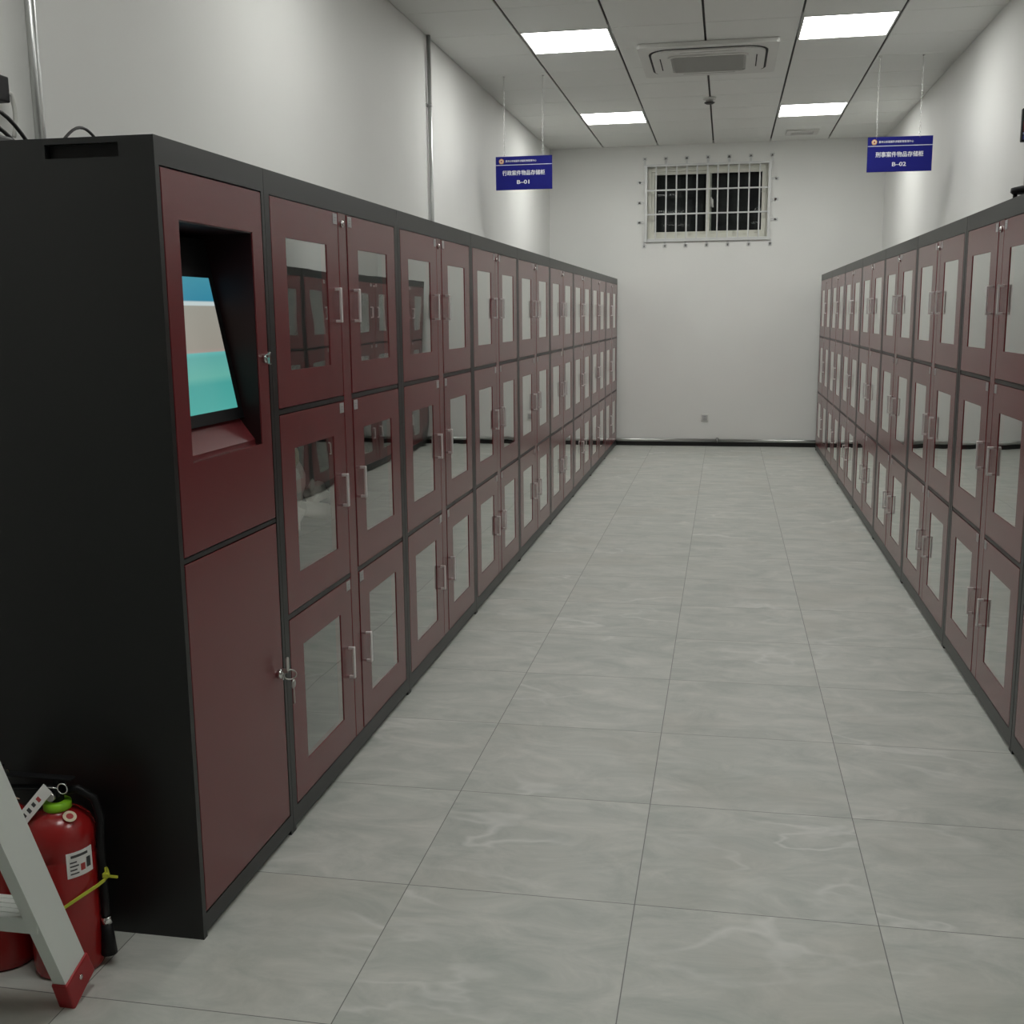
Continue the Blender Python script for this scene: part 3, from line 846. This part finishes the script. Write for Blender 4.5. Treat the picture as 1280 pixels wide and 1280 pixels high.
# ------------------------------------------------------------------ fire extinguishers
def extinguisher(label, x, y, rz=0.0, tied=True):
    t = thing('fire_extinguisher', label, 'fire extinguisher', (x, y, 0), rz, 'red fire extinguishers')
    R = 0.0795
    prof = [(0.0001, 0.010), (R - 0.014, 0.010), (R - 0.006, 0.0), (R - 0.001, 0.006), (R, 0.020), (R, 0.2830), (R - 0.0012, 0.2860), (R, 0.2890), (R, 0.3200),
            (R * 0.97, 0.3380), (R * 0.88, 0.3550), (R * 0.72, 0.3700), (R * 0.50, 0.3810), (R * 0.30, 0.3860), (R * 0.30, 0.3900), (0.0001, 0.3900)]
    body = MB().lathe(prof, seg=48).build('cylinder', M_REDPAINT, t)
    MB().lathe([(0.026, 0.3840), (0.031, 0.3880), (0.031, 0.4020), (0.026, 0.4060), (0.0001, 0.4060)], seg=28).build('collar', M_LIME, t)
    b = MB().lathe([(0.016, 0.4040), (0.016, 0.4320), (0.012, 0.4400), (0.0001, 0.4400)], seg=18)
    b.box(-0.014, 0.014, -0.018, 0.018, 0.4180, 0.4460, bevel=0.003)
    b.build('valve', M_RUBBER, t)
    # gauge, grip and squeeze lever
    MB().lathe([(0.010, -0.026), (0.010, -0.016), (0.0001, -0.016)], (0, 0, 0.4220), seg=16, axis='y').build('pressure_gauge', M_KEY, t)
    b = MB().box(-0.115, 0.0, -0.012, 0.012, 0.4320, 0.4380, bevel=0.002, mat4=Matrix.Rotation(math.radians(-4), 4, 'Y'))
    b.build('carry_grip', M_RUBBER, t)
    b = MB().box(-0.120, 0.045, -0.011, 0.011, 0.4570, 0.4630, bevel=0.002)
    b.box(0.0, 0.014, -0.011, 0.011, 0.4400, 0.4600)
    b.build('squeeze_lever', M_RUBBER, t)
    ring = [(0.030 + 0.012 * math.cos(a * math.pi / 8), -0.021, 0.4440 + 0.012 * math.sin(a * math.pi / 8)) for a in range(16)]
    b = MB().tube(ring, 0.0018, seg=6, closed=True)
    b.tube([(0.018, -0.021, 0.4440), (-0.022, -0.019, 0.4440)], 0.0014, seg=6)
    b.build('safety_pin', M_CHROME, t)
    # paper tag
    T = Matrix.Translation((-0.004, -0.024, 0.4440)) @ Matrix.Rotation(math.radians(-22), 4, 'X') @ Matrix.Rotation(math.radians(36), 4, 'Y')
    b = MB().box(-0.015, 0.015, -0.0006, 0.0006, -0.098, 0.0, M_PAPER, mat4=T)
    for q in range(4):
        b.box(-0.006, 0.006 - 0.002 * (q % 2), -0.0012, -0.0006, -0.036 - 0.016 * q, -0.028 - 0.016 * q, M_DARKINK if q else M_REDINK, mat4=T)
    b.build('paper_tag', M_PAPER, t)
    # curved body label, writing kept to unreadable lines as in the photo
    lab = MB()
    def patch(a0, a1, z0, z1, rr, m, n_=8):
        k = lab.mi(m)
        A = [(rr * math.cos(math.radians(a0 + (a1 - a0) * i / n_)), rr * math.sin(math.radians(a0 + (a1 - a0) * i / n_))) for i in range(n_ + 1)]
        B = [(q[0] * (rr - 0.0012) / rr, q[1] * (rr - 0.0012) / rr) for q in A]
        rows = [[lab.bm.verts.new((u, w, z)) for u, w in L_] for L_ in (A, B) for z in (z0, z1)]
        for i in range(n_):
            for P_, Q_ in ((rows[0], rows[1]), (rows[3], rows[2]), (rows[1], rows[3]), (rows[2], rows[0])):
                f = lab.bm.faces.new((P_[i], P_[i + 1], Q_[i + 1], Q_[i])); f.material_index = k
    A0, A1 = -50, -4
    patch(A0, A1, 0.246, 0.306, R + 0.0008, M_PAPER)
    patch(A0 + 7, A1 - 10, 0.293, 0.299, R + 0.0014, M_DARKINK)
    for q in range(4):
        patch(A0 + 5, A0 + 16 + 3 * (q % 2), 0.281 - q * 0.009, 0.284 - q * 0.009, R + 0.0014, M_DARKINK, 3)
    patch(A0 + 22, A0 + 30, 0.258, 0.274, R + 0.0014, M_REDINK, 3)
    patch(A0 + 33, A0 + 41, 0.260, 0.284, R + 0.0014, M_DARKINK, 3)
    lab.build('body_label', M_PAPER, t)
    # round approval sticker on the shoulder
    st = MB().prism([(0.015 * math.cos(a * math.pi / 10), 0.015 * math.sin(a * math.pi / 10)) for a in range(20)], 'z', 0.0, 0.0012, M_CREAM)
    st.prism([(0.008 * math.cos(a * math.pi / 10), 0.008 * math.sin(a * math.pi / 10)) for a in range(20)], 'z', 0.001, 0.0016, M_REDINK)
    so_ = st.build('round_sticker', M_CREAM, t)
    nv = Vector((math.sin(0.57) * 0.876, -math.sin(0.57) * 0.48, math.cos(0.57)))
    so_.location = Vector((0.0435, -0.0238, 0.3775)) + nv * 0.0028; so_.rotation_euler = nv.to_track_quat('Z', 'Y').to_euler()
    # hose down the right side, yellow tie
    hx, hy = 0.090, 0.016
    pts = [(0.014, 0.006, 0.425), (0.045, 0.014, 0.430), (0.078, 0.024, 0.405), (0.090, 0.024, 0.36)] + [(hx, hy, z) for z in (0.31, 0.28, 0.20, 0.12)]
    b = MB().tube(pts, 0.0095, seg=12)
    ho = b.build('hose', M_RUBBER, t)
    MB().tube([(hx, hy, 0.118), (hx + 0.001, hy, 0.100)], 0.0125, seg=14).build('hose_ferrule', M_CHROME, ho)
    MB().tube([(hx + 0.001, hy, 0.101), (hx + 0.004, hy - 0.004, 0.026)], [0.012, 0.018], seg=14).build('nozzle', M_RUBBER, ho)
    if not tied: return t
    tie = []
    for i in range(36):
        a = 2 * math.pi * i / 36
        r_ = R + 0.0025
        # ring swings out on the right to take in the hose, and dips to the front left
        u, w = r_ * math.cos(a), r_ * math.sin(a)
        ext = max(0.0, math.cos(a - 0.16)) ** 6 * 0.022
        u += ext
        tie.append((u, w, 0.180 + 0.042 * math.cos(a - 0.5)))
    b = MB()
    k = 0
    n_ = len(tie)
    vv = []
    for (u, w, z) in tie:
        o_ = Vector((u, w, 0)).normalized() * 0.0018
        vv.append([b.bm.verts.new((u + s * o_.x, w + s * o_.y, z + dz)) for s, dz in ((-1, -0.0035), (1, -0.0035), (1, 0.0035), (-1, 0.0035))])
    for i in range(n_):
        for s in range(4):
            b.bm.faces.new((vv[i][s], vv[i][(s + 1) % 4], vv[(i + 1) % n_][(s + 1) % 4], vv[(i + 1) % n_][s]))
    b.box(0.098, 0.112, 0.000, 0.010, 0.222, 0.232, bevel=0.001)
    b.box(0.108, 0.134, 0.002, 0.006, 0.223, 0.228)
    b.box(0.103, 0.106, 0.003, 0.007, 0.228, 0.246)
    b.build('cable_tie', M_YELLOW, t)
    return t
extinguisher('red fire extinguisher with lime collar and yellow tie standing beside the kiosk', -1.478, 2.148, 0.0)
extinguisher('red fire extinguisher behind the ladder at the left picture edge', -1.648, 2.150, math.radians(92), False)

# ------------------------------------------------------------------ aluminium step ladder
la = thing('step_ladder', 'aluminium step ladder with red plastic feet at the left edge before the extinguishers', 'ladder', (-1.372, 1.995, 0))
LEAN, SPLAY = 0.355, 0.045          # per metre of height
HT = 1.55
LWID = 0.40                          # distance of the two far rails at the foot
def rail(x_foot, y_foot, lean, splay, sgn, height, nm='rail', web=0.082, fl=0.030):
    """channel rail; outer web faces sgn*x, flanges run across"""
    ax = Vector((splay * height, lean * height, height)).normalized()
    side = Vector((1, 0, 0)) * sgn
    side = (side - ax * side.dot(ax)).normalized()
    dep = ax.cross(side).normalized()
    if dep.y < 0: dep = -dep
    L_ = height / ax.z
    m4 = Matrix((side.to_4d(), dep.to_4d(), ax.to_4d(), (0, 0, 0, 1))).transposed()
    m4.col[3] = Vector((x_foot, y_foot, 0, 1))
    for c_ in range(3): m4.col[c_].w = 0
    b = MB()
    b.box(-0.003, 0.0, 0.0, web, 0.045, L_, mat4=m4)
    b.box(-fl, -0.003, 0.0, 0.003, 0.045, L_, mat4=m4)
    b.box(-fl, -0.003, web - 0.003, web, 0.045, L_, mat4=m4)
    r_ = b.build(nm, M_ALU, la)
    f = MB()
    f.box(-fl - 0.004, 0.005, -0.005, web + 0.005, 0.010, 0.070, bevel=0.004, mat4=m4)
    # keep the foot flat on the ground
    for v in f.bm.verts:
        if v.co.z < 0.032: v.co.z = 0.0
    ft = f.build('foot', M_REDPLASTIC, r_)
    rv = MB().lathe([(0.006, 0.0045), (0.006, 0.0075), (0.0001, 0.0085)], (0, 0, 0), seg=12, axis='x')
    bmesh.ops.transform(rv.bm, matrix=m4 @ Matrix.Translation((0, web * 0.5, 0.045)), verts=rv.bm.verts[:])
    rv.build('rivet', M_CHROME, ft)
    return m4
mr = rail(0, 0, -LEAN, -SPLAY, 1, HT)
ml_ = rail(-LWID, 0, -LEAN, SPLAY, -1, HT)
mr2 = rail(0.0, -1.12, LEAN, -SPLAY, 1, HT, web=0.05)
ml2 = rail(-LWID, -1.12, LEAN, SPLAY, -1, HT, web=0.05)
for z in (0.226, 0.506, 0.786, 1.066, 1.336):
    xr = -SPLAY * z - 0.004; xl = -LWID + SPLAY * z + 0.004
    yc = -LEAN * z
    b = MB()
    b.box(xl, xr, yc - 0.004, yc + 0.078, z + 0.024, z + 0.028, bevel=0.001)
    b.box(xl, xr, yc - 0.006, yc - 0.003, z - 0.006, z + 0.027)
    b.box(xl, xr, yc + 0.076, yc + 0.079, z - 0.006, z + 0.027)
    for q in range(4):
        b.box(xl, xr, yc + 0.010 + q * 0.017, yc + 0.014 + q * 0.017, z + 0.027, z + 0.030)
    stp = b.build('step', M_ALU, la)
    MB().lathe([(0.0045, -0.0015), (0.0045, -0.004), (0.0001, -0.005)], (xr - 0.018, yc + 0.000, z + 0.008), seg=10, axis='y').build('bolt', M_KEY, stp)
for z in (0.30, 0.90):
    b = MB().box(-LWID + SPLAY * z + 0.004, -SPLAY * z - 0.004, -1.12 + LEAN * z + 0.010, -1.12 + LEAN * z + 0.035, z, z + 0.025)
    b.build('brace', M_ALU, la)
yt = -LEAN * HT
b = MB().box(-LWID + SPLAY * HT - 0.02, -SPLAY * HT + 0.02, -0.62, yt + 0.10, HT - 0.005, HT + 0.025, bevel=0.006)
b.build('top_cap', M_REDPLASTIC, la)
